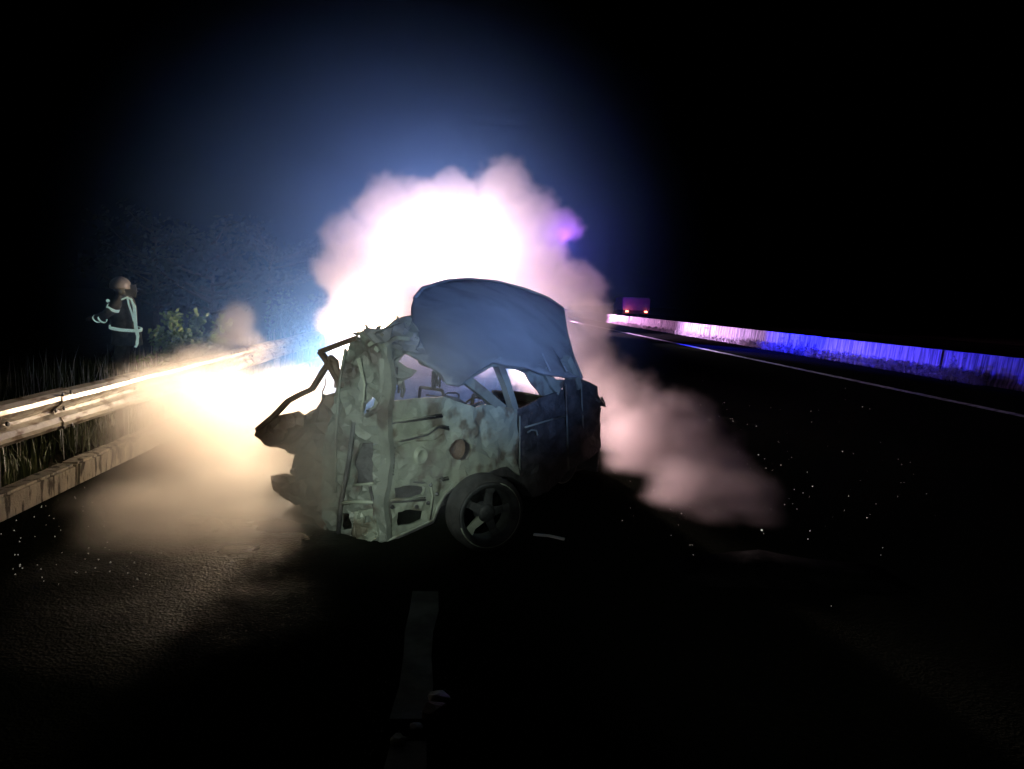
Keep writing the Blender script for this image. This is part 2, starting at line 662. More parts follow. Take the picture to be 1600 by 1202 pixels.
while y < GEND - .1:
    bm = bmesh.new()
    # C-section post: web and two flanges
    box(bm, -.055, -.049, -.05, .05, -.75, GT - .06)
    box(bm, -.049, .02, -.05, -.044, -.75, GT - .06)
    box(bm, -.049, .02, .044, .05, -.75, GT - .06)
    p = obj('post', bm, 'post', rail)
    p.location = (0, y, 0)
    bm = bmesh.new()
    box(bm, .021, .082, -.05, .05, GT - .28, GT - .05, .004)
    obj('spacer', bm, 'post', p)
    bm = bmesh.new()
    lathe(bm, [(0, .018), (.012, .016), (.014, .0001)], (.10, 0, GT - .155), (1, 0, 0), 8)
    obj('bolt', bm, 'dark', p)
    y += 2.05
# end post and lower end strap
bm = bmesh.new()
box(bm, -.03, .03, GEND - .06, GEND, -.5, GT - .02)
obj('end_post', bm, 'post', rail)
bm = bmesh.new()
box(bm, .17, .185, GEND - .03, GEND + .02, GT - .34, GT + .02, .004)
obj('end_plate', bm, 'galv', rail)

# ------------------------------------------------------------------ median barrier on the right
BX = (ground(1369, 573).x + ground(1137, 536).x) / 2
BH = .68
print('BX', BX, 'BH', BH, 'EX', EX, 'GEND', GEND)
barr = empty('median_barrier', (BX, 0, 0))
tag(barr, 'low concrete median barrier lit pink and blue along the right road edge', 'barrier')
PB = [(0, 0), (0, .06), (.05, .18), (.11, BH), (.27, BH), (.33, .18), (.38, .06), (.38, 0)]
jy = BX / (ray(1160, 520).x / ray(1160, 520).y)
LBk = (BX / (ray(1066, 500).x / ray(1066, 500).y) - jy)
LBk = LBk / 2
k0 = -int((jy - 2) / LBk)
bm0 = {}
for k in range(k0, 26):
    y = jy + k * LBk
    bm = bmesh.new()
    n = 14
    rws = []
    rnd = random.Random(k + 50)
    ofs = rnd.uniform(-.02, .02)
    for j in range(n + 1):
        yy = .02 + (LBk - .04) * j / n
        rws.append([bm.verts.new((x + ofs + .012 * noise.noise(Vector((x * 3, (y + yy) * 1.3, z * 3))), yy, z + (.018 * noise.noise(Vector((0, (y + yy) * 1.7, 9))) if z > .3 else 0))) for x, z in PB])
    for a, c in zip(rws, rws[1:]):
        for i in range(len(PB) - 1):
            bm.faces.new((a[i], a[i + 1], c[i + 1], c[i]))
    bm.faces.new(rws[0])
    bm.faces.new(rws[-1][::-1])
    o = obj('barrier_block', bm, 'barrier', barr)
    o.location = (0, y, 0)
    if k in (1, 3):
        bm = bmesh.new()
        box(bm, .03, .07, .2, .8, BH - .18, BH - .13, .01)
        r_ = obj('reflector', bm, 'plastic', o)


# ------------------------------------------------------------------ vegetation
def blades(name, pts, hlo, hhi, wd, m, lean=.35, seed=0, joints=2):
    rnd = np.random.default_rng(seed)
    pts = np.asarray(pts, float)
    n = len(pts)
    hh = rnd.uniform(hlo, hhi, n)
    an = rnd.uniform(0, 2 * np.pi, n)
    la = rnd.uniform(0, 2 * np.pi, n)
    le = rnd.uniform(0, lean, n) * hh
    sx, sy = np.cos(an) * wd / 2, np.sin(an) * wd / 2
    dx, dy = np.cos(la) * le, np.sin(la) * le
    z = pts[:, 2]
    a = np.stack([pts[:, 0] - sx, pts[:, 1] - sy, z], 1)
    b = np.stack([pts[:, 0] + sx, pts[:, 1] + sy, z], 1)
    c = np.stack([pts[:, 0] + sx * .8 + dx * .3, pts[:, 1] + sy * .8 + dy * .3, z + hh * .55], 1)
    d = np.stack([pts[:, 0] - sx * .8 + dx * .3, pts[:, 1] - sy * .8 + dy * .3, z + hh * .55], 1)
    e = np.stack([pts[:, 0] + dx, pts[:, 1] + dy, z + hh * .97], 1)
    V_ = np.stack([a, b, c, d, e], 1).reshape(-1, 3)
    i = np.arange(n)[:, None] * 5
    me = bpy.data.meshes.new(name)
    F = [tuple(q) for q in (i + [0, 1, 2, 3]).tolist()] + [tuple(q) for q in (i + [3, 2, 4]).tolist()]
    me.from_pydata(V_.tolist(), [], F)
    return obj(name, me, m)


def vz(x, y):
    return float(np.interp(x, xs[::-1], zs[::-1])) - .02


pts = []
rnd = random.Random(5)
while len(pts) < 26000:
    y = 2.5 + 26 * rnd.random() ** 1.6
    x = KX - .16 - 5.5 * rnd.random() ** 1.3
    if noise.noise(Vector((x * 1.1, y * 1.1, 3))) + rnd.uniform(-.3, .3) < -.12:
        continue
    pts.append((x, y, vz(x, y)))
tag(blades('grass', pts, .08, .34, .012, 'blade', .5, 1), 'rough grass growing behind the kerb under the guardrail', 'grass', kind='stuff')
pts = []
while len(pts) < 900:
    y = 3 + 20 * rnd.random()
    x = KX - .35 - 4 * rnd.random()
    if noise.noise(Vector((x, y * .8, 8))) < .05:
        continue
    pts.append((x, y, vz(x, y)))
tag(blades('tall_grass', pts, .35, .8, .010, 'dry', .25, 2), 'tall dry grass stems standing beyond the guardrail', 'grass', kind='stuff')


def leaves(bm, c, rad, n, size, rnd, squash=1):
    for _ in range(n):
        v = Vector((rnd.gauss(0, 1), rnd.gauss(0, 1), rnd.gauss(0, 1))).normalized() * rad * rnd.random() ** .45
        v.z *= squash
        p = Vector(c) + v
        a = Vector((rnd.uniform(-1, 1), rnd.uniform(-1, 1), rnd.uniform(-.6, 1))).normalized()
        b = a.orthogonal().normalized() * size * .3
        a *= size * rnd.uniform(.6, 1.2)
        q = [bm.verts.new(p), bm.verts.new(p + a * .5 + b), bm.verts.new(p + a), bm.verts.new(p + a * .5 - b)]
        bm.faces.new(q)


def bush(base, h, wd, n, label, group, m='leaf', seed=0, size=.09, name='bush'):
    rnd = random.Random(seed)
    t = empty(name, base)
    tag(t, label, 'bush', group)
    bs, bl = bmesh.new(), bmesh.new()
    for k in range(9):
        a = rnd.uniform(0, 6.28)
        r = wd * .5 * rnd.random() ** .5
        tip = Vector((math.cos(a) * r, math.sin(a) * r, h * rnd.uniform(.6, 1)))
        mid = tip * .5 + Vector((rnd.uniform(-.05, .05), rnd.uniform(-.05, .05), 0))
        bar(bs, [(0, 0, -.05), mid, tip], [.012, .008, .003], 4)
        for f in (.35, .6, .8, 1):
            c = Vector((0, 0, 0)).lerp(tip, f)
            leaves(bl, c, wd * .22 * (1.1 - .5 * f), n // 36, size, rnd)
    obj('stem', bs, 'bark', t)
    tag(obj('foliage', bl, m, t), kind='stuff')
    return t


b0 = at_y(298, 548, 12.0)
bush((b0.x, 12.0, -.1), 1.2, 1.15, 3200, 'bright green leafy bush lit by the glare beyond the guardrail', None, seed=1)
b0 = at_y(236, 560, 10.6)
bush((b0.x, 10.6, -.1), .72, .4, 220, 'small spindly plant just beyond the guardrail near the firefighter', None, seed=2, size=.06)
b0 = at_y(438, 500, 24)
bush((b0.x, 24, -.2), 1.6, 2.6, 1500, 'dim low bush behind the far end of the guardrail', None, seed=3, size=.13)


def tree(base, h, cw, n, label, group, seed):
    rnd = random.Random(seed)
    t = empty('tree', base)
    tag(t, label, 'tree', group)
    bt, bc = bmesh.new(), bmesh.new()
    trunk = [(0, 0, -.2), (.1, 0, h * .3), (.0, .1, h * .6), (.15, 0, h * .95)]
    bar(bt, trunk, [h * .028, h * .022, h * .015, .02], 8)
    for k in range(22):
        z = h * rnd.uniform(.25, .92)
        a = rnd.uniform(0, 6.28)
        ln = cw * .5 * (1.1 - abs(z / h - .5)) * rnd.uniform(.6, 1.1)
        e = Vector((math.cos(a) * ln, math.sin(a) * ln, z + ln * rnd.uniform(.1, .7)))
        m_ = Vector((e.x * .5, e.y * .5, z + (e.z - z) * .35))
        bar(bt, [(0, 0, z), m_, e], [.05, .03, .01], 5)
        for f in (.45, .7, 1.0):
            c = Vector((0, 0, z)).lerp(e, f)
            leaves(bc, c, cw * .13, n // 66, .2, rnd, .7)
    obj('trunk', bt, 'bark', t, smooth=True)
    tag(obj('crown', bc, 'treeleaf', t), kind='stuff')


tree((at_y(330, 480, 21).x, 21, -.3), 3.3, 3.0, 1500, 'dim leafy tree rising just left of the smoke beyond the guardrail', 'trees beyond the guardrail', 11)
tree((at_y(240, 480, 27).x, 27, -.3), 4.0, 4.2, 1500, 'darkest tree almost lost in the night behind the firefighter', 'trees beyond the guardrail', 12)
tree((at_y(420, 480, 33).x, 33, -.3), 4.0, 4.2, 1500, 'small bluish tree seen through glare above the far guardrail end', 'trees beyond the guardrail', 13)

# weeds growing along the foot of the median barrier
bm = bmesh.new()
rnd = random.Random(9)
for k in range(1150):
    y = BX / ((rnd.uniform(1170, 1590) - 720) / FPX) if k < 700 else rnd.uniform(26, 60)
    hgt = rnd.uniform(.08, .34) * (1 + .8 * (noise.noise(Vector((0, y * 1.4, 0))) > .25)) * (.9 if y > 34 else 1)
    x = BX - rnd.uniform(.03, .28)
    p = Vector((x, y, 0))
    tip = p + Vector((rnd.uniform(-.06, .06), rnd.uniform(-.1, .1), hgt))
    mid = p.lerp(tip, .5) + Vector((0, rnd.uniform(-.03, .03), 0))
    bar(bm, [p, mid, tip], [.006, .005, .002], 3)
    for _ in range(4):
        f = rnd.uniform(.3, 1)
        leaves(bm, p.lerp(tip, f), .03, 2, .06, rnd)
tag(obj('weeds', bm, 'dry'), 'pale weeds growing along the foot of the concrete median barrier', 'weeds', kind='stuff')

# ------------------------------------------------------------------ the burnt car
P0 = ground(598, 846)
P1 = ground(935, 745)
sd = (P1 - P0).normalized()
nS = Vector((sd.y, -sd.x, 0))
SP = (P0, nS)                                   # near side of the body
WC = 1.15                                       # body width
rd = Vector((-.86, .51, 0)).normalized()        # across the tail, away to the left
nR = Vector((rd.y, -rd.x, 0)) * -1
if nR.y > 0:
    nR = -nR
RP = (P0, nR)
SF = (P0 - nS * 1.35, nS)                         # far side
print('P0', P0, 'P1', P1, 'sd', sd, 'rd', rd)


def Sx(off):
    return (P0 + nS * off, nS)


def Rx(off):
    return (P0 + nR * off, nR)


car = empty('burnt_car', (P0.x + .4, P0.y + 1.4, 0))
CO = car.location.copy()
tag(car, 'burnt-out wrecked car with its roof peeled up, dark against glowing smoke', 'car')


def part(name, bm, m='burnt', parent=None, smooth=False):
    return obj(name, bm, m, parent or car, CO, smooth)


# rear quarter
quarter = part('quarter_panel', sheet(
    [(600, 628), (640, 624), (692, 620), (722, 630), (741, 637), (756, 632), (790, 636), (806, 640), (806, 742), (788, 728), (762, 734), (736, 748), (712, 754), (694, 772), (684, 792), (676, 812), (640, 828), (604, 845), (600, 800)],
    [[(612, 762), (634, 757), (658, 760), (656, 772), (636, 778), (614, 778)], [(619, 800), (640, 796), (664, 799), (662, 812), (642, 820), (622, 822)],
     [(716 + 17 * math.cos(a * .524), 702 + 17 * math.sin(a * .524)) for a in range(12)]],
    SP, .02, .018, 3.2, 8, .6, 1, bow=lambda x, y: .03 * math.sin((y - 625) / 220 * math.pi)), 'ash')
part('fuel_filler', (lambda b: (lathe(b, [(0, .075), (-.03, .07), (-.05, .03), (-.05, .001)], on_plane(716, 702, *Sx(-.01)), nS, 18), b)[1])(bmesh.new()), 'rust')
# raised inner plate with its boss and creases
plate = part('inner_plate', sheet([(618, 700), (636, 692), (660, 690), (680, 688), (694, 678), (700, 690), (701, 735), (690, 744), (650, 749), (622, 748), (616, 738)], [], Sx(.035), .03, .008, 4, 8, .5, 2), 'ash')
bm = bmesh.new()
lathe(bm, [(0, .062), (.025, .055), (.03, .04), (.012, .033), (.012, .001)], on_plane(656, 712, *Sx(.035)), nS, 20)
part('boss', bm, 'ash', smooth=True)
for pth, r_ in (([(600, 660), (640, 655), (690, 648)], .012), ([(604, 690), (640, 683), (668, 676), (684, 664), (700, 668)], .014), ([(606, 752), (640, 750), (672, 752), (700, 746)], .012),
                ([(604, 782), (640, 780), (664, 778)], .012), ([(672, 752), (676, 775), (670, 812)], .012), ([(604, 845), (640, 829), (676, 813), (684, 792), (694, 773), (712, 755), (738, 748)], .014)):
    part('crease', pxbar(pth, Sx(.022), r_ * .7, n=5), 'ash', smooth=True)
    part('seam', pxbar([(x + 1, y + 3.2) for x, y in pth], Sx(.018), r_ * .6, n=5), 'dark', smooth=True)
# near rear wheel arch and inner liner
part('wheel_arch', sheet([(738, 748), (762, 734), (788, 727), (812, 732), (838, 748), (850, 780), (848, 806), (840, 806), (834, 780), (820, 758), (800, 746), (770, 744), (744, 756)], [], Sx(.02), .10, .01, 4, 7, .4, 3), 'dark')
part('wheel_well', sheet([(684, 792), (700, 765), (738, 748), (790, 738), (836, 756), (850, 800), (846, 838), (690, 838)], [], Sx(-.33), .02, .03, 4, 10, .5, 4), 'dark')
# doors and front fender
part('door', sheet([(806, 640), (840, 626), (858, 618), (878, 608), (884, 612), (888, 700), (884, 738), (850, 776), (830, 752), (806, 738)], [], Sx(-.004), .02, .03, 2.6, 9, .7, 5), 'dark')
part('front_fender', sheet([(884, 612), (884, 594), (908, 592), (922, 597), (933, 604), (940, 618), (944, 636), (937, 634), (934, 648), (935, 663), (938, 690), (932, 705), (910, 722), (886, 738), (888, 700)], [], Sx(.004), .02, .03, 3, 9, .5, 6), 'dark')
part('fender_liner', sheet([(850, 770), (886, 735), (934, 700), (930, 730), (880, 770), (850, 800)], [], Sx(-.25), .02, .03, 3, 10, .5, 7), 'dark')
for pth in ([(812, 650), (812, 740)], [(884, 600), (888, 735)], [(908, 600), (912, 690)], [(820, 668), (860, 656), (884, 650)]):
    part('crease', pxbar(pth, Sx(.012), .009, n=5), 'burnt', smooth=True)
part('door_handle', pxbar([(824, 676), (830, 672), (838, 673), (840, 680)], Sx(.03), .008, n=5), 'burnt')

for k in range(9):
    bm = bmesh.new()
    lathe(bm, [(0, .0001), (0, .008), (.006, .007), (.006, .0001)], on_plane(616 - .3 * k, 700 + 5.2 * k, *Sx(.035)), nS, 8)
    part('dark_hole_disc', bm, 'dark')  # dark discs drawn in place of small shaded holes
for k, (x, y) in enumerate(((672, 758), (682, 772), (650, 792), (612, 792), (690, 748), (668, 786))):
    bm = bmesh.new()
    lathe(bm, [(0, .014), (.012, .013), (.012, .007), (0, .006), (0, .0001)], on_plane(x, y, *Sx(.022)), nS, 10)
    part('bolt', bm, 'dark')
for k, (x, y, dx, dy) in enumerate(((566, 846, -6, 10), (584, 850, 3, 8), (540, 840, -8, 12), (604, 842, 7, 5), (510, 822, -6, 14), (574, 514, -5, -7), (590, 514, 6, -5), (622, 500, -3, -6), (560, 522, -9, -1), (940, 622, 6, 12))):
    pl = SP if x > 600 else RP
    part('torn_edge', pxbar([(x, y), (x + dx * .5 + 1, y + dy * .6), (x + dx, y + dy)], pl, [.016, .010, .003], n=4), 'burnt')
for k, pth in enumerate(([(576, 540), (590, 530), (598, 522)], [(586, 543), (592, 549)], [(600, 540), (618, 528), (640, 530)], [(560, 560), (570, 600), (566, 640)])):
    part('bent_strip', pxbar(pth, Rx(.07) if k != 2 else Sx(.06), 1, flat=(.006, .012)), 'ash')

# window pillars
part('pillar', pxbar([(774, 560), (790, 600), (804, 646)], Sx(-.02), 1, flat=(.028, .03)), 'burnt')
part('pillar', pxbar([(724, 590), (752, 612), (778, 634), (786, 640)], Sx(-.02), 1, flat=(.02, .035)), 'burnt')
part('pillar', pxbar([(850, 578), (862, 600), (872, 612)], Sx(-.02), 1, flat=(.02, .035)), 'burnt')
part('pillar', pxbar([(884, 560), (896, 585), (902, 606)], Sx(-.02), 1, flat=(.035, .03)), 'burnt')
part('window_frame', sheet([(806, 576), (822, 584), (830, 598), (846, 618), (856, 620), (876, 610), (884, 600), (908, 594), (906, 586), (885, 590), (884, 594), (868, 593), (864, 588), (857, 588), (858, 594), (851, 594), (848, 586), (846, 570), (810, 570)], [], Sx(-.03), .015, .006, 4, 7, .4, 8), 'burnt')
# roof: peeled up on the far side
A_, B_, C_ = on_plane(640, 553, *SP), on_plane(906, 586, *SP), on_plane(732, 437, *SF)
nRoof = (B_ - A_).cross(C_ - A_).normalized()
if nRoof.y > 0:
    nRoof = -nRoof
RF = (A_, nRoof)
print('roof corners', A_, B_, C_, nRoof)
roof_out = [(645, 494), (644, 478), (648, 463), (658, 452), (676, 444), (699, 439.5), (732, 437), (755, 438), (777, 441), (800, 446), (822, 453), (856, 467), (878, 482), (882, 500), (886, 520), (894, 555), (907, 588),
            (884, 588), (850, 584), (822, 577), (800, 575), (776, 572), (766, 572), (748, 581), (730, 591), (722, 598), (700, 596), (690, 584), (676, 575), (660, 564), (642, 553), (640, 530)]
part('roof', sheet(roof_out, [], RF, .02, .007, 1.0, 10, .35, 9, bow=lambda x, y: .12 * math.sin(min(max((x - 645) / 245, 0), 1) * math.pi) * min(1, (590 - y) / 60) * min(1, max(0, (y - 437 - abs(x - 735) ** 1.6 * .0135) / 45))), 'roof', smooth=True)
part('roof_rail', pxbar([(648, 466), (660, 451), (699, 439), (732, 436.5), (777, 440.5), (822, 452.5), (856, 466), (879, 482), (884, 517), (894, 555), (908, 590)], (A_ + nRoof * -.01, nRoof), .018, n=6), 'roof', smooth=True)
part('roof_edge', pxbar([(636, 551), (676, 573), (694, 594), (722, 600), (732, 591), (767, 571), (800, 574), (824, 578)], Sx(-.01), .014, n=5), 'burnt', smooth=True)
for pth in ([(700, 520), (760, 552), (772, 566)], [(820, 480), (836, 530), (860, 580)], [(846, 500), (862, 540), (886, 580)]):
    part('roof_crease', pxbar(pth, (A_ + nRoof * .03, nRoof), .007, n=5), 'roof', smooth=True)

# crumpled metal between roof and tail
part('crumpled_skin', sheet([(588, 516), (600, 513), (614, 510), (622, 500), (632, 495), (646, 493), (652, 520), (664, 545), (700, 572), (724, 596), (700, 600), (690, 588), (676, 577), (652, 563), (637, 553), (632, 566), (634, 574), (642, 578), (636, 588), (628, 594), (622, 602), (616, 596), (612, 582), (602, 575), (594, 580)], [],
                            Sx(-.05), .02, .05, 4.5, 6, .8, 10), 'burnt')
part('crumpled_fold', sheet([(570, 514), (600, 514), (634, 504), (660, 530), (672, 552), (640, 552), (610, 540), (585, 536)], [], Sx(.02), .02, .06, 5, 6, .8, 11), 'roof')

# tail end: one tall buckled mass of pillar and inner panels
tail = part('tail_panel', sheet([(540, 545), (548, 533), (558, 527), (564, 531), (562, 519), (574, 513), (596, 514), (604, 530), (606, 575), (606, 640), (604, 700), (606, 845), (588, 850), (572, 854), (552, 850), (532, 842), (512, 826), (504, 800), (500, 752), (506, 700), (516, 640), (524, 614), (532, 590), (534, 566)],
                                [[(566, 578), (570, 579), (567, 588), (563, 588)], [(576, 620), (582, 624), (581, 634), (575, 648), (566, 651), (564, 646), (570, 632)],
                                 [(556, 694), (582, 692), (586, 755), (552, 758), (548, 730)], [(532, 802), (548, 802), (550, 826), (536, 828)]],
                                RP, .03, .034, 4.2, 7, .8, 12), 'burnt')
part('lamp_housing', sheet([(546, 686), (590, 684), (592, 765), (540, 770), (544, 720)], [], Rx(-.09), .01, .01, 4, 8, .3, 13), 'dark')
for pth, r_, mm in (([(553, 660), (545, 720), (532, 790), (528, 840)], .016, 'dark'), 
                    ([(548, 690), (541, 740), (534, 775)], .012, 'ash'), ([(552, 758), (570, 757), (584, 755)], .010, 'ash'), ([(534, 786), (556, 784), (584, 785)], .014, 'ash'),
                    ([(578, 760), (584, 790), (588, 815)], .010, 'dark'), ([(540, 545), (530, 600), (524, 690), (524, 770)], .010, 'burnt'), ([(556, 818), (552, 835), (560, 848)], .016, 'ash'),
                    ([(572, 650), (590, 640), (600, 620)], .018, 'burnt')):
    part('crease' if mm != 'dark' else 'seam', pxbar(pth, Rx(.025), r_, n=6), mm, smooth=True)
part('rear_pillar', sheet([(588, 528), (606, 526), (609, 600), (607, 690), (604, 760), (602, 845), (584, 852), (586, 790), (590, 720), (592, 640), (590, 580)], [], Rx(.03), .05, .012, 4, 6, .5, 18, bow=lambda x, y: .02 * math.sin(y * .05)), 'burnt')
part('bracket', sheet([(552, 800), (584, 795), (590, 840), (574, 850), (556, 842)], [[(566, 808), (576, 806), (578, 816), (568, 818)]], Rx(.05), .02, .02, 6, 6, .6, 14), 'ash')
# far corner of the tail: low panel, twisted window frame
RF2 = Rx(-.02)
part('tail_corner_panel', sheet([(396, 681), (404, 668), (426, 652), (444, 647), (463, 643), (468, 651), (492, 639), (504, 616), (508, 618), (520, 614), (526, 640), (522, 700), (516, 760), (512, 830), (492, 820), (478, 802), (468, 780), (462, 752), (460, 712), (440, 704), (414, 695)], [], RF2, .02, .04, 4, 8, .9, 15), 'rust')
part('window_strut', pxbar([(500, 549), (512, 566), (527, 592), (534, 606)], Rx(0), 1, flat=(.019, .015)), 'rust')
part('window_strut', pxbar([(499, 550), (528, 539), (558, 528)], Rx(0), 1, flat=(.012, .015)), 'rust')
part('window_strut', pxbar([(526, 606), (528, 585), (524, 564), (518, 558), (512, 570), (504, 582), (488, 608), (466, 618), (450, 627), (438, 640), (426, 652), (402, 672)], Rx(-.01), 1, flat=(.017, .015)), 'rust')
part('hanging_wire', pxbar([(508, 590), (509, 600), (504, 612), (503, 624)], Rx(0), .004, n=4), 'dark')
part('bumper_stub', sheet([(422, 744), (440, 742), (450, 746), (452, 756), (470, 750), (480, 760), (478, 784), (462, 790), (452, 784), (438, 776), (426, 766)], [], Rx(.06), .06, .02, 5, 7, .8, 16), 'rust')

# jagged remains hanging in the window openings
rnd = random.Random(21)
for k in range(16):
    x = rnd.choice((rnd.uniform(604, 622), rnd.uniform(618, 634), rnd.uniform(676, 690)))
    y0 = 577 if x < 622 else (598 if x < 640 else 584)
    y1 = y0 + rnd.uniform(10, 26)
    part('charred_strip', pxbar([(x, y0 - 4), (x + rnd.uniform(-3, 3), (y0 + y1) / 2), (x + rnd.uniform(-4, 4), y1)], Sx(-.06), rnd.uniform(.004, .009), n=4), 'dark')
part('pillar', pxbar([(601, 560), (603, 600), (602, 640)], Sx(-.01), 1, flat=(.03, .03)), 'burnt')
part('seat_belt_loop', pxbar([(698, 622), (696, 616), (700, 614), (712, 614), (717, 617), (717, 624)], Sx(-.06), .006, n=5), 'dark')
part('belt_debris', sheet([(690, 622), (700, 618), (712, 621), (722, 626), (730, 632), (741, 633), (752, 628), (760, 632), (762, 644), (700, 640)], [], Sx(-.05), .03, .03, 7, 5, 1.4, 17), 'dark')


# wheels
def wheel(name, c, axis, rr=.21, tyre=None, m='rim'):
    ax = Vector(axis).normalized()
    wv = None
    rim = bmesh.new()
    lathe(rim, [(-.09, rr - .03), (-.09, rr), (-.07, rr + .004), (-.05, rr - .02), (.05, rr - .025), (.075, rr - .004), (.085, rr + .006), (.092, rr + .002), (.088, rr - .012), (.06, rr - .035), (-.06, rr - .045), (-.09, rr - .03)], c, ax, 40)
    r_ = part(name, rim, m, smooth=True)
    hub = bmesh.new()
    lathe(hub, [(-.04, .06), (.03, .06), (.045, .045), (.045, .02), (.05, .001)], c, ax, 20)
    obj('hub', hub, m, r_, CO, True)
    u = ax.cross(Vector((0, 0, 1))).normalized()
    t = u.cross(ax)
    for k in range(5):
        a = k * 2 * math.pi / 5 + .5
        d = u * math.cos(a) + t * math.sin(a)
        e = u * -math.sin(a) + t * math.cos(a)
        sp = bmesh.new()
        pr = [(.04, .030, .035), (.12, .022, .022), (rr - .04, .032, .035)]
        rg = []
        for q, w_, dd in pr:
            base = Vector(c) + d * q
            rg.append([sp.verts.new(base + e * w_ + ax * dd), sp.verts.new(base - e * w_ + ax * dd), sp.verts.new(base - e * w_ * .8 + ax * (dd - .025)), sp.verts.new(base + e * w_ * .8 + ax * (dd - .025))])
        for p_, q_ in zip(rg, rg[1:]):
            for j in range(4):
                sp.faces.new((p_[j], p_[(j + 1) % 4], q_[(j + 1) % 4], q_[j]))
        sp.faces.new(rg[0])
        sp.faces.new(rg[-1])
        obj('spoke', sp, 'ash' if k == 4 else m, r_, CO)  # one spoke coloured paler, standing for light seen through the gaps
    if tyre:
        ty = bmesh.new()
        lathe(ty, [(-.10, rr), (-.10, tyre - .02), (-.06, tyre), (.06, tyre), (.085, tyre - .03), (.085, rr + .006), (-.10, rr)], c, ax, 40)
        obj('tyre', ty, 'rubber', r_, CO, True)
    lip = bmesh.new()
    bar(lip, [Vector(c) + ax * .088 + (u * math.cos(a) + t * math.sin(a)) * (rr + .004) for a in [k * math.pi / 20 + 1.9 for k in range(27)]], .005, 5)
    obj('rim_lip_highlight', lip, 'ash', r_, CO, True)  # pale arc put in as the lit part of the rim lip
    return r_


wd_ = ray(757, 800)
wc = CAM + wd_ * ((.232 - CAM.z) / wd_.z)
print('wheel', wc)
axw = (nS * .5 + Vector((-.05, -1, .05)) * .5).normalized()
wheel('wheel', wc, axw, .198, .238)
wf = P0 + sd * 2.15 - nS * .16
wf.z = .215
wheel('wheel', wf, nS, .205)
for q in (.5, 2.15):
    c = P0 + sd * q - nS * (WC + .02)
    c.z = .215
    wheel('wheel', c, -nS, .205, .29)
bm = bmesh.new()
bar(bm, [P0 + sd * .75 - nS * .2 + Vector((0, 0, .22)), P0 + sd * .75 - nS * 1.3 + Vector((0, 0, .22))], .03, 8)
part('axle', bm, 'dark')

# floor, far side, bulkhead, bonnet, interior
def quad_sheet(pts4, th, amp, seed, nx=14, ny=10):
    bm = bmesh.new()
    a, b_, c, d = [Vector(p) for p in pts4]
    n = (b_ - a).cross(d - a).normalized()
    G = [[bm.verts.new(a.lerp(b_, i / nx).lerp(d.lerp(c, i / nx), j / ny) + n * amp * noise.noise((a.lerp(b_, i / nx).lerp(d.lerp(c, i / nx), j / ny)) * 3.1 + Vector((seed, 0, 0)))) for j in range(ny + 1)] for i in range(nx + 1)]
    for i in range(nx):
        for j in range(ny):
            bm.faces.new((G[i][j], G[i + 1][j], G[i + 1][j + 1], G[i][j + 1]))
    g_ = bmesh.ops.extrude_face_region(bm, geom=bm.faces[:])
    bmesh.ops.translate(bm, vec=n * th, verts=[q for q in g_['geom'] if isinstance(q, bmesh.types.BMVert)])
    return bm


def cp(along, across, z):
    return P0 + sd * along - nS * across + Vector((0, 0, z))


LC = (P1 - P0).length
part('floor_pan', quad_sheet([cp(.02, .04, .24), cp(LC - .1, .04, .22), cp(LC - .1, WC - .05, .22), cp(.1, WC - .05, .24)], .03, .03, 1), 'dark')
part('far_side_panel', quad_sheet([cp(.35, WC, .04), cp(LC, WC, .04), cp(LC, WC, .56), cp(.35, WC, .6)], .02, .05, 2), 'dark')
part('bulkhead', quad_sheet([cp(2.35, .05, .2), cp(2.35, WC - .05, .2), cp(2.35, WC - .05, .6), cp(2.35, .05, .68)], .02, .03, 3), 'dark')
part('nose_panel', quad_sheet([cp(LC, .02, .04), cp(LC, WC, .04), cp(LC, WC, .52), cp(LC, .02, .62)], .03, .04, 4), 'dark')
part('bonnet', quad_sheet([cp(2.45, .0, .70), cp(LC - .02, .0, .66), cp(LC - .02, WC, .56), cp(2.45, WC, .66)], .02, .05, 5), 'burnt')
for k, (al, ac) in enumerate(((1.75, .38), (1.75, .98))):
    bm = bmesh.new()
    for s in (-.18, .18):
        bar(bm, [cp(al + .25, ac + s, .3), cp(al - .1, ac + s, .36), cp(al - .28, ac + s, .62), cp(al - .32, ac + s * .7, .78)], .014, 5)
    bar(bm, [cp(al - .32, ac - .126, .78), cp(al - .32, ac + .126, .78)], .014, 5)
    for z_ in (.45, .58, .7):
        bar(bm, [cp(al - .2, ac - .17, z_), cp(al - .2, ac + .17, z_)], .008, 4)
    part('seat_frame', bm, 'interior')
part('rear_seat_back', quad_sheet([cp(.85, .12, .3), cp(.85, WC - .15, .3), cp(.72, WC - .15, .66), cp(.72, .12, .7)], .04, .04, 6), 'interior')
bm = bmesh.new()
lathe(bm, [(0, .17), (.02, .175), (.03, .165), (.02, .155), (0, .17)], cp(1.9, .9, .52), (sd * -.8 + Vector((0, 0, .5))), 24)
part('steering_wheel', bm, 'interior', smooth=True)

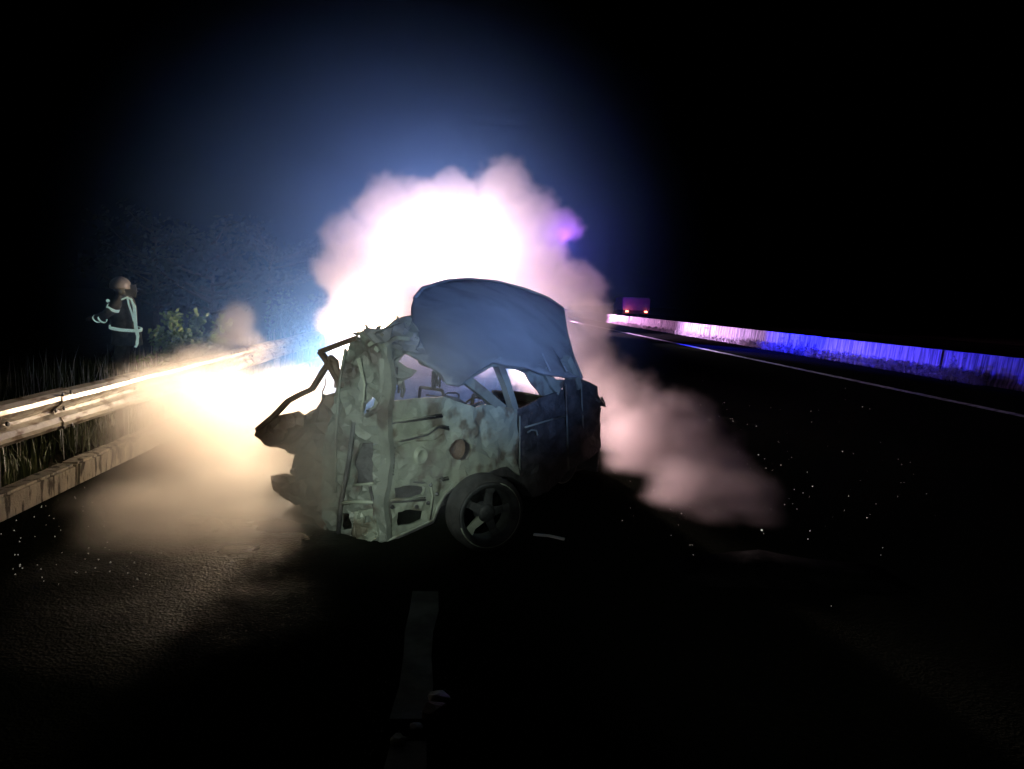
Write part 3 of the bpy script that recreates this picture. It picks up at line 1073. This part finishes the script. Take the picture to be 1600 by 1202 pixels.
# ------------------------------------------------------------------ debris on the road
q = ground(1185, 838)
bm = bmesh.new()
a_, b_, c_ = ground(1040, 872), ground(1183, 850), ground(1372, 886)
G = []
prof = [(1040, .0), (1075, .015), (1110, .035), (1150, .058), (1185, .075), (1215, .055), (1260, .03), (1320, .015), (1372, .004)]
for k, (x, z) in enumerate(prof):
    yb = 874 + (x - 1040) * 12 / 332
    gp = ground(x, yb)
    G.append([bm.verts.new(gp + Vector((0, -.45, .004))), bm.verts.new(gp + Vector((0, -.2, z * .8 + .006))), bm.verts.new(gp + Vector((0, 0, z + .008))), bm.verts.new(gp + Vector((0, .03, .004)))])
for p_, r_ in zip(G, G[1:]):
    for j in range(3):
        bm.faces.new((p_[j], r_[j], r_[j + 1], p_[j + 1]))
    bm.faces.new((p_[3], r_[3], r_[0], p_[0]))
bm.faces.new(G[0])
bm.faces.new(G[-1][::-1])
oc = ground(1185, 870)
tag(obj('body_panel', bm, 'soot', None, oc, True), 'curved charred body panel lying flat on the road right of the car', 'car panel')
bm = bmesh.new()
bar(bm, [ground(834, 838) + Vector((0, 0, .012)), ground(858, 842) + Vector((0, 0, .02)), ground(882, 845) + Vector((0, 0, .010))], 1, flat=(.012, .006))
tag(obj('metal_strip', bm, 'glass', None, ground(858, 842)), 'short shiny metal strip on the road beside the car wheel', 'metal strip')


def lump(name, px, py, s, label, m='rust', seed=0):
    rnd = random.Random(seed)
    bm = bmesh.new()
    bmesh.ops.create_icosphere(bm, subdivisions=2, radius=s)
    for v in bm.verts:
        v.co *= 1 + .5 * noise.noise(v.co * (2.2 / s) + Vector((seed, 0, 0)))
        v.co.z *= .5
    p = ground(px, py)
    o = obj(name, bm, m)
    o.location = (p.x, p.y, s * .3)
    tag(o, label, 'debris', 'debris in the foreground')
    return o


lump('debris_chunk', 686, 1096, .045, 'glinting debris chunk at the right edge of the nearest lane dash', 'ash', 1)
lump('debris_chunk', 678, 1118, .05, 'larger dull debris chunk just below the glinting one', 'rust', 2)
lump('debris_chunk', 650, 1140, .025, 'small debris chunk in the gap of the lane line', 'ash', 3)
lump('debris_chunk', 622, 1160, .03, 'lowest debris chunk on the lane line near the picture edge', 'ash', 4)

# crumbs of safety glass
bm = bmesh.new()
rnd = random.Random(33)


def crumb(p, s):
    a = Matrix.Rotation(rnd.uniform(0, 6.28), 3, Vector((rnd.random(), rnd.random(), rnd.random() + .1)).normalized())
    vs = [bm.verts.new(Vector(p) + a @ Vector(q) * s) for q in ((1, 0, -.5), (-.6, .9, -.4), (-.6, -.9, -.4), (0, 0, 1))]
    for f in ((0, 1, 2), (0, 1, 3), (1, 2, 3), (2, 0, 3)):
        bm.faces.new([vs[i] for i in f])


for k in range(150):
    x, y = rnd.gauss(1120, 130), rnd.gauss(735, 75)
    if y < 585 or y > 900:
        continue
    p = ground(x, y)
    crumb(p + Vector((0, 0, .006)), rnd.uniform(.0025, .0055) * (p.y / 6))
for k in range(34):
    p = ground(rnd.gauss(1290, 95), rnd.gauss(760, 70))
    crumb(p + Vector((0, 0, .008)), rnd.uniform(.002, .0065) + (.004 if k % 9 == 0 else 0))
for k in range(90):
    x, y = rnd.uniform(0, 260), rnd.uniform(760, 920)
    p = ground(x, y)
    if p.x < KX + .05:
        continue
    crumb(p + Vector((0, 0, .006)), rnd.uniform(.003, .006))
for k in range(60):
    p = ground(rnd.uniform(560, 720), rnd.uniform(1060, 1190))
    crumb(p + Vector((0, 0, .004)), rnd.uniform(.0012, .003))
MT['crumb'] = retro('glass_crumb_glitter', (1, .97, .88), .16)
tag(obj('broken_glass', bm, 'crumb'), 'scattered glittering crumbs of broken glass on the dark road', 'broken glass', kind='stuff')

# ------------------------------------------------------------------ firefighter
FY = 12.8
sc = FY / FPX


def fp(px, py, dy=0):
    """Point on the firefighter, picture offsets turned into metres around the body's own axis"""
    p = at_y(px, py, FY)
    return Vector((p.x, FY + dy, p.z))


foot = fp(190, 600)
FZ = -.13
ff = empty('person', (foot.x, FY, FZ))
FO = ff.location.copy()
tag(ff, 'firefighter in dark turnout gear with reflective bands and helmet beyond the guardrail', 'person')


def skin_body(name, joints, edges, radii, m, parent, origin, levels=2):
    me = bpy.data.meshes.new(name)
    me.from_pydata([tuple(Vector(j) - origin) for j in joints], edges, [])
    o = bpy.data.objects.new(name, me)
    link(o)
    o.parent = parent
    md = o.modifiers.new('skin', 'SKIN')
    for i, r_ in enumerate(radii):
        r_ = (r_, r_) if not isinstance(r_, tuple) else r_
        me.skin_vertices[0].data[i].radius = r_
    me.skin_vertices[0].data[0].use_root = True
    md.use_smooth_shade = True
    md2 = o.modifiers.new('sub', 'SUBSURF')
    md2.levels = levels
    md2.render_levels = levels
    me.materials.append(MT[m])
    return o


hx = fp(194, 527)
J = [hx, fp(195, 505), fp(193, 480), fp(191, 466), fp(189, 458), fp(187, 446),                 # pelvis, waist, chest, neck base, neck, head
     fp(196, 469, -.19), fp(181, 489, -.27), fp(163, 498, -.20), fp(153, 496, -.16),             # near arm: shoulder elbow wrist hand
     fp(192, 469, .19), fp(179, 487, .26), fp(165, 494, .16), fp(156, 491, .10),
     fp(196, 533, -.11), fp(191, 562, -.13), fp(196, 593, -.14), fp(186, 598, -.14),
     fp(192, 533, .11), fp(187, 562, .13), fp(194, 592, .14), fp(184, 597, .14)]
E = [(0, 1), (1, 2), (2, 3), (3, 4), (4, 5), (2, 6), (6, 7), (7, 8), (8, 9), (2, 10), (10, 11), (11, 12), (12, 13), (0, 14), (14, 15), (15, 16), (16, 17), (0, 18), (18, 19), (19, 20), (20, 21)]
RR = [(.19, .20), (.20, .21), (.22, .23), .13, .07, .095, .105, .075, .06, .045, .105, .075, .06, .045, .115, .085, .075, .05, .115, .085, .075, .05]
skin_body('body', J, E, RR, 'cloth', ff, FO)
bm = bmesh.new()
bmesh.ops.create_uvsphere(bm, u_segments=24, v_segments=14, radius=.145)
for v in bm.verts:
    v.co.x *= 1.12
    if v.co.z < -.04:
        v.co.z = -.04 + (v.co.z + .04) * .12
        v.co.x = v.co.x * 1.06 + .012
bmesh.ops.translate(bm, vec=fp(188, 447), verts=bm.verts)
hm = obj('helmet', bm, 'helmet', ff, FO, True)
bm = bmesh.new()
bar(bm, [fp(201, 441), fp(197, 436), fp(189, 432.5), fp(180, 434)], .012, 5)
obj('helmet_comb', bm, 'helmet', hm, FO, True)
bm = bmesh.new()
bar(bm, [fp(202, 446), fp(204, 455), fp(202, 462)], 1, flat=(.10, .012))
obj('neck_guard', bm, 'cloth', ff, FO)


def band(c, rx, ry, h, n=24, tilt=(0, 0, 0), arc=(0, 360), name='reflective_band'):
    bm = bmesh.new()
    R3 = Matrix.Rotation(R(tilt[1]), 3, 'Y') @ Matrix.Rotation(R(tilt[0]), 3, 'X')
    rg = []
    for k in range(n + 1):
        a = R(arc[0] + (arc[1] - arc[0]) * k / n)
        rg.append([bm.verts.new(Vector(c) + R3 @ Vector((math.cos(a) * rx * f, math.sin(a) * ry * f, z))) for f, z in ((1, -h), (1, h), (.93, h), (.93, -h))])
    for p_, q_ in zip(rg, rg[1:]):
        for j in range(4):
            bm.faces.new((p_[j], p_[(j + 1) % 4], q_[(j + 1) % 4], q_[j]))
    return obj(name, bm, 'tape', ff, FO, True)


band(fp(196.5, 513), .245, .23, .024, tilt=(4, 6, 0))
band(fp(187, 481.5, -.235), .10, .09, .024, tilt=(10, 28, 0))
band(fp(170, 497.5, -.22), .075, .075, .015, tilt=(20, 55, 0))
band(fp(159, 498, -.17), .068, .068, .012, tilt=(20, 50, 0))
bm = bmesh.new()
bar(bm, [fp(198, 468.5, -.20), fp(206, 464.5, -.17), fp(212, 468, -.16), fp(216.5, 479, -.16), fp(218, 495, -.17), fp(219, 511, -.17), fp(221.5, 525, -.15), fp(219, 536, -.12), fp(216, 542, -.11)], 1, flat=(.022, .012))
obj('back_stripe', bm, 'tape', ff, FO)
bm = bmesh.new()
bar(bm, [fp(206, 465, -.17), fp(209, 476, -.19), fp(213, 488, -.18), fp(216, 502, -.17)], 1, flat=(.012, .008))
obj('shoulder_stripe', bm, 'tape', ff, FO)
bm = bmesh.new()
bmesh.ops.create_icosphere(bm, subdivisions=2, radius=.028)
bmesh.ops.translate(bm, vec=fp(175.5, 470, -.16), verts=bm.verts)
obj('chest_patch', bm, 'tape', ff, FO, True)  # bright chest patch dot in reflective tape, not a lamp
# coat skirt
bm = bmesh.new()
lathe(bm, [(0, .19), (-.10, .215), (-.27, .235), (-.28, .215), (-.10, .195), (0, .17)], fp(198, 512), (0, 0, 1), 28)
obj('coat_skirt', bm, 'cloth', ff, FO, True)


# hands: palm, four fingers and a thumb, closed around a hose
def hand(c, parent):
    c = Vector(c)
    js = [c + Vector((.03, 0, 0)), c, c + Vector((-.045, 0, -.005))]
    es = [(0, 1), (1, 2)]
    ra = [.03, .032, .028]
    for k in range(4):
        y = -.032 + k * .021
        L_ = (.9, 1, .96, .78)[k]
        b0 = len(js)
        js += [c + Vector((-.055, y, 0)), c + Vector((-.055 - .03 * L_, y, -.018)), c + Vector((-.058 - .022 * L_, y, -.045)), c + Vector((-.045, y, -.055))]
        es += [(2, b0), (b0, b0 + 1), (b0 + 1, b0 + 2), (b0 + 2, b0 + 3)]
        ra += [.011, .0095, .009, .008]
    b0 = len(js)
    js += [c + Vector((-.01, -.035, -.012)), c + Vector((-.035, -.045, -.03)), c + Vector((-.05, -.035, -.045))]
    es += [(1, b0), (b0, b0 + 1), (b0 + 1, b0 + 2)]
    ra += [.014, .012, .010]
    skin_body('glove', js, es, ra, 'plastic', parent, FO, 1)


hand(fp(152, 496, -.16), ff)
hand(fp(155, 491, .10), ff)

# ------------------------------------------------------------------ far van beyond the median
VY = 88
v0 = at_y(994, 488, VY)
van = empty('box_van', (v0.x, VY, 0))
zt = at_y(994, 465, VY).z
zl = v0.z
VB = zl - .55
van.location.z = VB
hw = 1.6
tag(van, 'distant box van with glowing red tail lights beyond the median barrier', 'van')
bm = bmesh.new()
box(bm, -hw, hw, 0, 4.2, .75, zt - VB, .12)
obj('body', bm, 'farvan', van)
bm = bmesh.new()
box(bm, -hw * .95, hw * .95, 4.25, 6, .4, (zt - VB) * .8, .2)
obj('cab', bm, 'farvan', van)
bm = bmesh.new()
box(bm, -hw * .9, hw * .9, .05, 6, .4, .74)
obj('chassis', bm, 'plastic', van)
bm = bmesh.new()
box(bm, -hw, hw, -.12, 0, .35, .5, .02)
obj('bumper', bm, 'plastic', van)
for s in (-1, 1):
    bm = bmesh.new()
    box(bm, -.02, hw - .08, -.03, -.005, .82, zt - VB - .12, .01)
    d = obj('door', bm, 'farvan', van)
    d.location = (0 if s > 0 else -(hw - .06), 0, 0)
    bm = bmesh.new()
    box(bm, -.17, .17, -.07, 0, -.09, .09, .02)
    tl = obj('tail_light', bm, 'tail', van)
    tl.location = (s * 1.1, -.12, .62)
    for yy in (.9, 5.1):
        bm = bmesh.new()
        lathe(bm, [(-.12, .2), (-.12, .36), (-.08, .4), (.08, .4), (.12, .36), (.12, .2), (-.12, .2)], (0, 0, 0), (1, 0, 0), 20)
        wh = obj('wheel', bm, 'rubber', van, smooth=True)
        wh.location = (s * (hw - .2), yy, .4)
lamp('tail_lamp', 'POINT', (v0.x - 1.1, VY - .6, zl), 25, (1, .12, .08), .1)
lamp('van_tint_lamp', 'POINT', (v0.x - 2.4, VY - 3, zl + .8), 170, (.30, .03, 1), .1)  # added violet point tinting the van's left side; no beacon is built

# ------------------------------------------------------------------ emergency van inside the glowing smoke
ev = empty('emergency_van', EV)
tag(ev, 'emergency van hidden in the white glare behind the wreck, lamps lit', 'van')
bm = bmesh.new()
box(bm, -1.0, 1.0, .05, 5.2, .45, 1.15, .08)
box(bm, -.95, .95, 1.3, 5.15, 1.1, 2.25, .12)
obj('body', bm, 'van', ev)
bm = bmesh.new()
bar(bm, [(0, .95, 1.16), (0, 1.3, 2.1)], 1, flat=(.85, .012))
obj('windscreen', bm, 'wind', ev)
bm = bmesh.new()
box(bm, -1.0, 1.0, -.1, .08, .3, .55, .03)
obj('bumper', bm, 'plastic', ev)
bm = bmesh.new()
box(bm, -.55, .55, -.01, .04, .68, .92, .01)
obj('grille', bm, 'plastic', ev)
bm = bmesh.new()
box(bm, -.7, .7, 1.5, 1.8, 2.26, 2.4, .03)
lb = obj('light_bar', bm, 'plastic', ev)
for s in (-1, 1):
    bm = bmesh.new()
    lathe(bm, [(0, .09), (-.03, .085), (-.05, .001)], (s * .78, .045, .85), (0, 1, 0), 18)
    obj('headlight', bm, 'lens', ev, smooth=True)
    bm = bmesh.new()
    box(bm, s * .45 - .2, s * .45 + .2, 1.49, 1.52, 2.28, 2.38, .01)
    obj('beacon_lens', bm, 'blue', lb)
    for yy in (.9, 4.2):
        bm = bmesh.new()
        lathe(bm, [(-.1, .19), (-.1, .31), (-.07, .34), (.07, .34), (.1, .31), (.1, .19), (-.1, .19)], (s * .9, yy, .34), (1, 0, 0), 20)
        obj('wheel', bm, 'rubber', ev, smooth=True)


# ------------------------------------------------------------------ smoke and mist
def smoke(name, blobs, dens, nscale, namp, edge, color, aniso, label, vox=.07, detail=4, rate=1.0, sdist=.25, grow=1.15, fine=0):
    """A cloud of smoke. blobs: (px, py, Y, radius in metres or (rx,ry,rz)[, strength]) merged and broken up by noise;
    the density is worked out once on a grid of voxels."""
    ng = bpy.data.node_groups.new(name, 'GeometryNodeTree')
    ng.interface.new_socket('Geometry', in_out='INPUT', socket_type='NodeSocketGeometry')
    ng.interface.new_socket('Geometry', in_out='OUTPUT', socket_type='NodeSocketGeometry')
    t = ng
    N = t.nodes.new
    N('NodeGroupInput')
    out = N('NodeGroupOutput')
    pos = N('GeometryNodeInputPosition').outputs[0]
    acc = None
    lo, hi = Vector((1e9,) * 3), Vector((-1e9,) * 3)
    for b_ in blobs:
        px, py, Y, r_ = b_[:4]
        st = b_[4] if len(b_) > 4 else 1
        c = at_y(px, py, Y)
        if not isinstance(r_, tuple):
            r_ = (r_, r_, r_)
        for a in range(3):
            lo[a] = min(lo[a], c[a] - r_[a] * grow)
            hi[a] = max(hi[a], c[a] + r_[a] * grow)
        s1 = N('ShaderNodeVectorMath')
        s1.operation = 'SUBTRACT'
        s1.inputs[1].default_value = c
        t.links.new(pos, s1.inputs[0])
        s2 = N('ShaderNodeVectorMath')
        s2.operation = 'MULTIPLY'
        s2.inputs[1].default_value = (1 / r_[0], 1 / r_[1], 1 / r_[2])
        t.links.new(s1.outputs[0], s2.inputs[0])
        ln = N('ShaderNodeVectorMath')
        ln.operation = 'LENGTH'
        t.links.new(s2.outputs[0], ln.inputs[0])
        f = N('ShaderNodeMath')
        f.operation = 'MULTIPLY_ADD'
        f.inputs[1].default_value = -st
        f.inputs[2].default_value = st
        t.links.new(ln.outputs['Value'], f.inputs[0])
        if acc is None:
            acc = f.outputs[0]
        else:
            mx = N('ShaderNodeMath')
            mx.operation = 'SMOOTH_MAX'
            mx.inputs[2].default_value = sdist
            t.links.new(acc, mx.inputs[0])
            t.links.new(f.outputs[0], mx.inputs[1])
            acc = mx.outputs[0]
    for sc_, am_, de_ in ((nscale, namp, detail), (nscale * 3.1, fine, 3)):
        if not am_:
            continue
        n = N('ShaderNodeTexNoise')
        n.inputs['Scale'].default_value = sc_
        n.inputs['Detail'].default_value = de_
        n.inputs['Roughness'].default_value = .55
        t.links.new(pos, n.inputs['Vector'])
        sb = N('ShaderNodeMath')
        sb.operation = 'SUBTRACT'
        sb.inputs[1].default_value = .5
        t.links.new(n.outputs[0], sb.inputs[0])
        ma = N('ShaderNodeMath')
        ma.operation = 'MULTIPLY_ADD'
        ma.inputs[1].default_value = am_
        t.links.new(sb.outputs[0], ma.inputs[0])
        t.links.new(acc, ma.inputs[2])
        acc = ma.outputs[0]
    mr = N('ShaderNodeMapRange')
    mr.interpolation_type = 'SMOOTHSTEP' if edge < 1 else 'LINEAR'
    mr.inputs[1].default_value = 0
    mr.inputs[2].default_value = edge
    mr.inputs[3].default_value = 0
    mr.inputs[4].default_value = dens
    t.links.new(acc, mr.inputs[0])
    lo.z = max(lo.z, .01)
    vc = N('GeometryNodeVolumeCube')
    t.links.new(mr.outputs[0], vc.inputs['Density'])
    vc.inputs['Min'].default_value = lo
    vc.inputs['Max'].default_value = hi
    for a, q in enumerate(('X', 'Y', 'Z')):
        vc.inputs['Resolution ' + q].default_value = max(8, int((hi[a] - lo[a]) / vox))
    m = bpy.data.materials.new(name)
    m.use_nodes = True
    mt = m.node_tree
    mt.nodes.clear()
    pv = mt.nodes.new('ShaderNodeVolumePrincipled')
    pv.inputs['Color'].default_value = (*color, 1)
    pv.inputs['Anisotropy'].default_value = aniso
    pv.inputs['Density'].default_value = 1
    o_ = mt.nodes.new('ShaderNodeOutputMaterial')
    mt.links.new(pv.outputs[0], o_.inputs['Volume'])
    m.cycles.volume_step_rate = rate * 3
    m.cycles.volume_sampling = 'MULTIPLE_IMPORTANCE'
    sm = N('GeometryNodeSetMaterial')
    sm.inputs['Material'].default_value = m
    t.links.new(vc.outputs[0], sm.inputs[0])
    t.links.new(sm.outputs[0], out.inputs[0])
    me = bpy.data.meshes.new(name)
    me.materials.append(m)
    o = bpy.data.objects.new(name, me)
    link(o)
    md = o.modifiers.new('smoke', 'NODES')
    md.node_group = ng
    tag(o, label, 'smoke', kind='stuff')
    return o


def P(px, Y):
    return px * Y / FPX


mist = smoke('mist', [(610, 430, 11.5, (4.6, 4.5, 4.3))], .20, 1, 0, .999, (.20, .43, 1.0), .2,
             'thin bluish mist glowing in a wide halo around the glare', vox=.3)
smoke('smoke_plume', [
    (680, 460, 12.4, 1.75), (556, 385, 12, .6), (530, 420, 12, .48), (606, 335, 12, .6), (660, 325, 12, .5), (706, 308, 12.2, .48), (785, 302, 12, .55), (810, 350, 12, .7), (868, 352, 12.4, (.52, .34, .34), .8), (840, 390, 12, .5),
    (585, 470, 12, .8), (800, 470, 12, 1.0), (850, 440, 11.6, .65), (905, 450, 11, .45), (925, 500, 10.6, .36), (925, 560, 10, .36), (925, 620, 9.4, .36), (560, 580, 11, .5), (870, 560, 10.6, .7),
    (520, 500, 11.8, .30)],
    1.75, 2.3, .90, .32, (.95, .85, .87), .2, 'tall billowing smoke plume glowing white and pink behind the burnt car', vox=.035, detail=6, sdist=.06, fine=.5, rate=.7)
smoke('smoke_drift', [
    (435, 650, 8.7, .66), (375, 652, 8.0, .58), (340, 610, 8.6, .4), (310, 655, 7.4, .6), (245, 700, 6.6, .62), (320, 720, 6.2, .78), (410, 700, 6.2, .6), (455, 735, 4.9, (.36, .3, .34)), (490, 690, 4.6, (.25, .2, .35)),
    (372, 545, 11.6, .45), (372, 500, 11.8, .34, 1.1), (225, 790, 5.6, (.5, .5, .26)), (430, 780, 5.0, (.5, .4, .4)), (262, 600, 7.1, (.42, .5, .36)), (215, 650, 6.3, (.34, .5, .40)), (320, 575, 8.6, (.5, .6, .34)), (320, 800, 5.0, (.95, .75, .32)), (500, 745, 4.5, (.2, .16, .34))],
    1.5, 1.6, 1.0, .6, (.95, .88, .80), .2, 'warm smoke drifting low over the road between guardrail and burnt car', vox=.05, detail=5, fine=.2)
smoke('smoke_beam', [
    (950, 600, 9.0, .4), (980, 655, 8.0, .5), (1040, 680, 7.4, .5), (1085, 720, 6.8, .45), (1120, 765, 6.2, .38), (1165, 800, 5.6, .32), (1190, 822, 5.3, .18), (1070, 780, 5.9, .38), (1000, 710, 7.0, .42), (1120, 810, 5.5, (.3, .3, .14))],
    3.2, 2.8, 1.25, 1.0, (.96, .82, .83), .2, 'pinkish smoke streaming low to the right of the burnt car', vox=.04, detail=5, fine=.3)
smoke('thin_smoke', [
    (790, 520, 4.9, (.62, .5, .42)), (650, 560, 4.4, (.45, .3, .35)), (560, 640, 4.2, (.4, .25, .4)), (660, 730, 4.15, (.45, .2, .3))],
    .95, 1.6, .5, 1.0, (.85, .92, 1), .0, 'thin bluish smoke veil hanging in front of the wrecked roof', vox=.08)
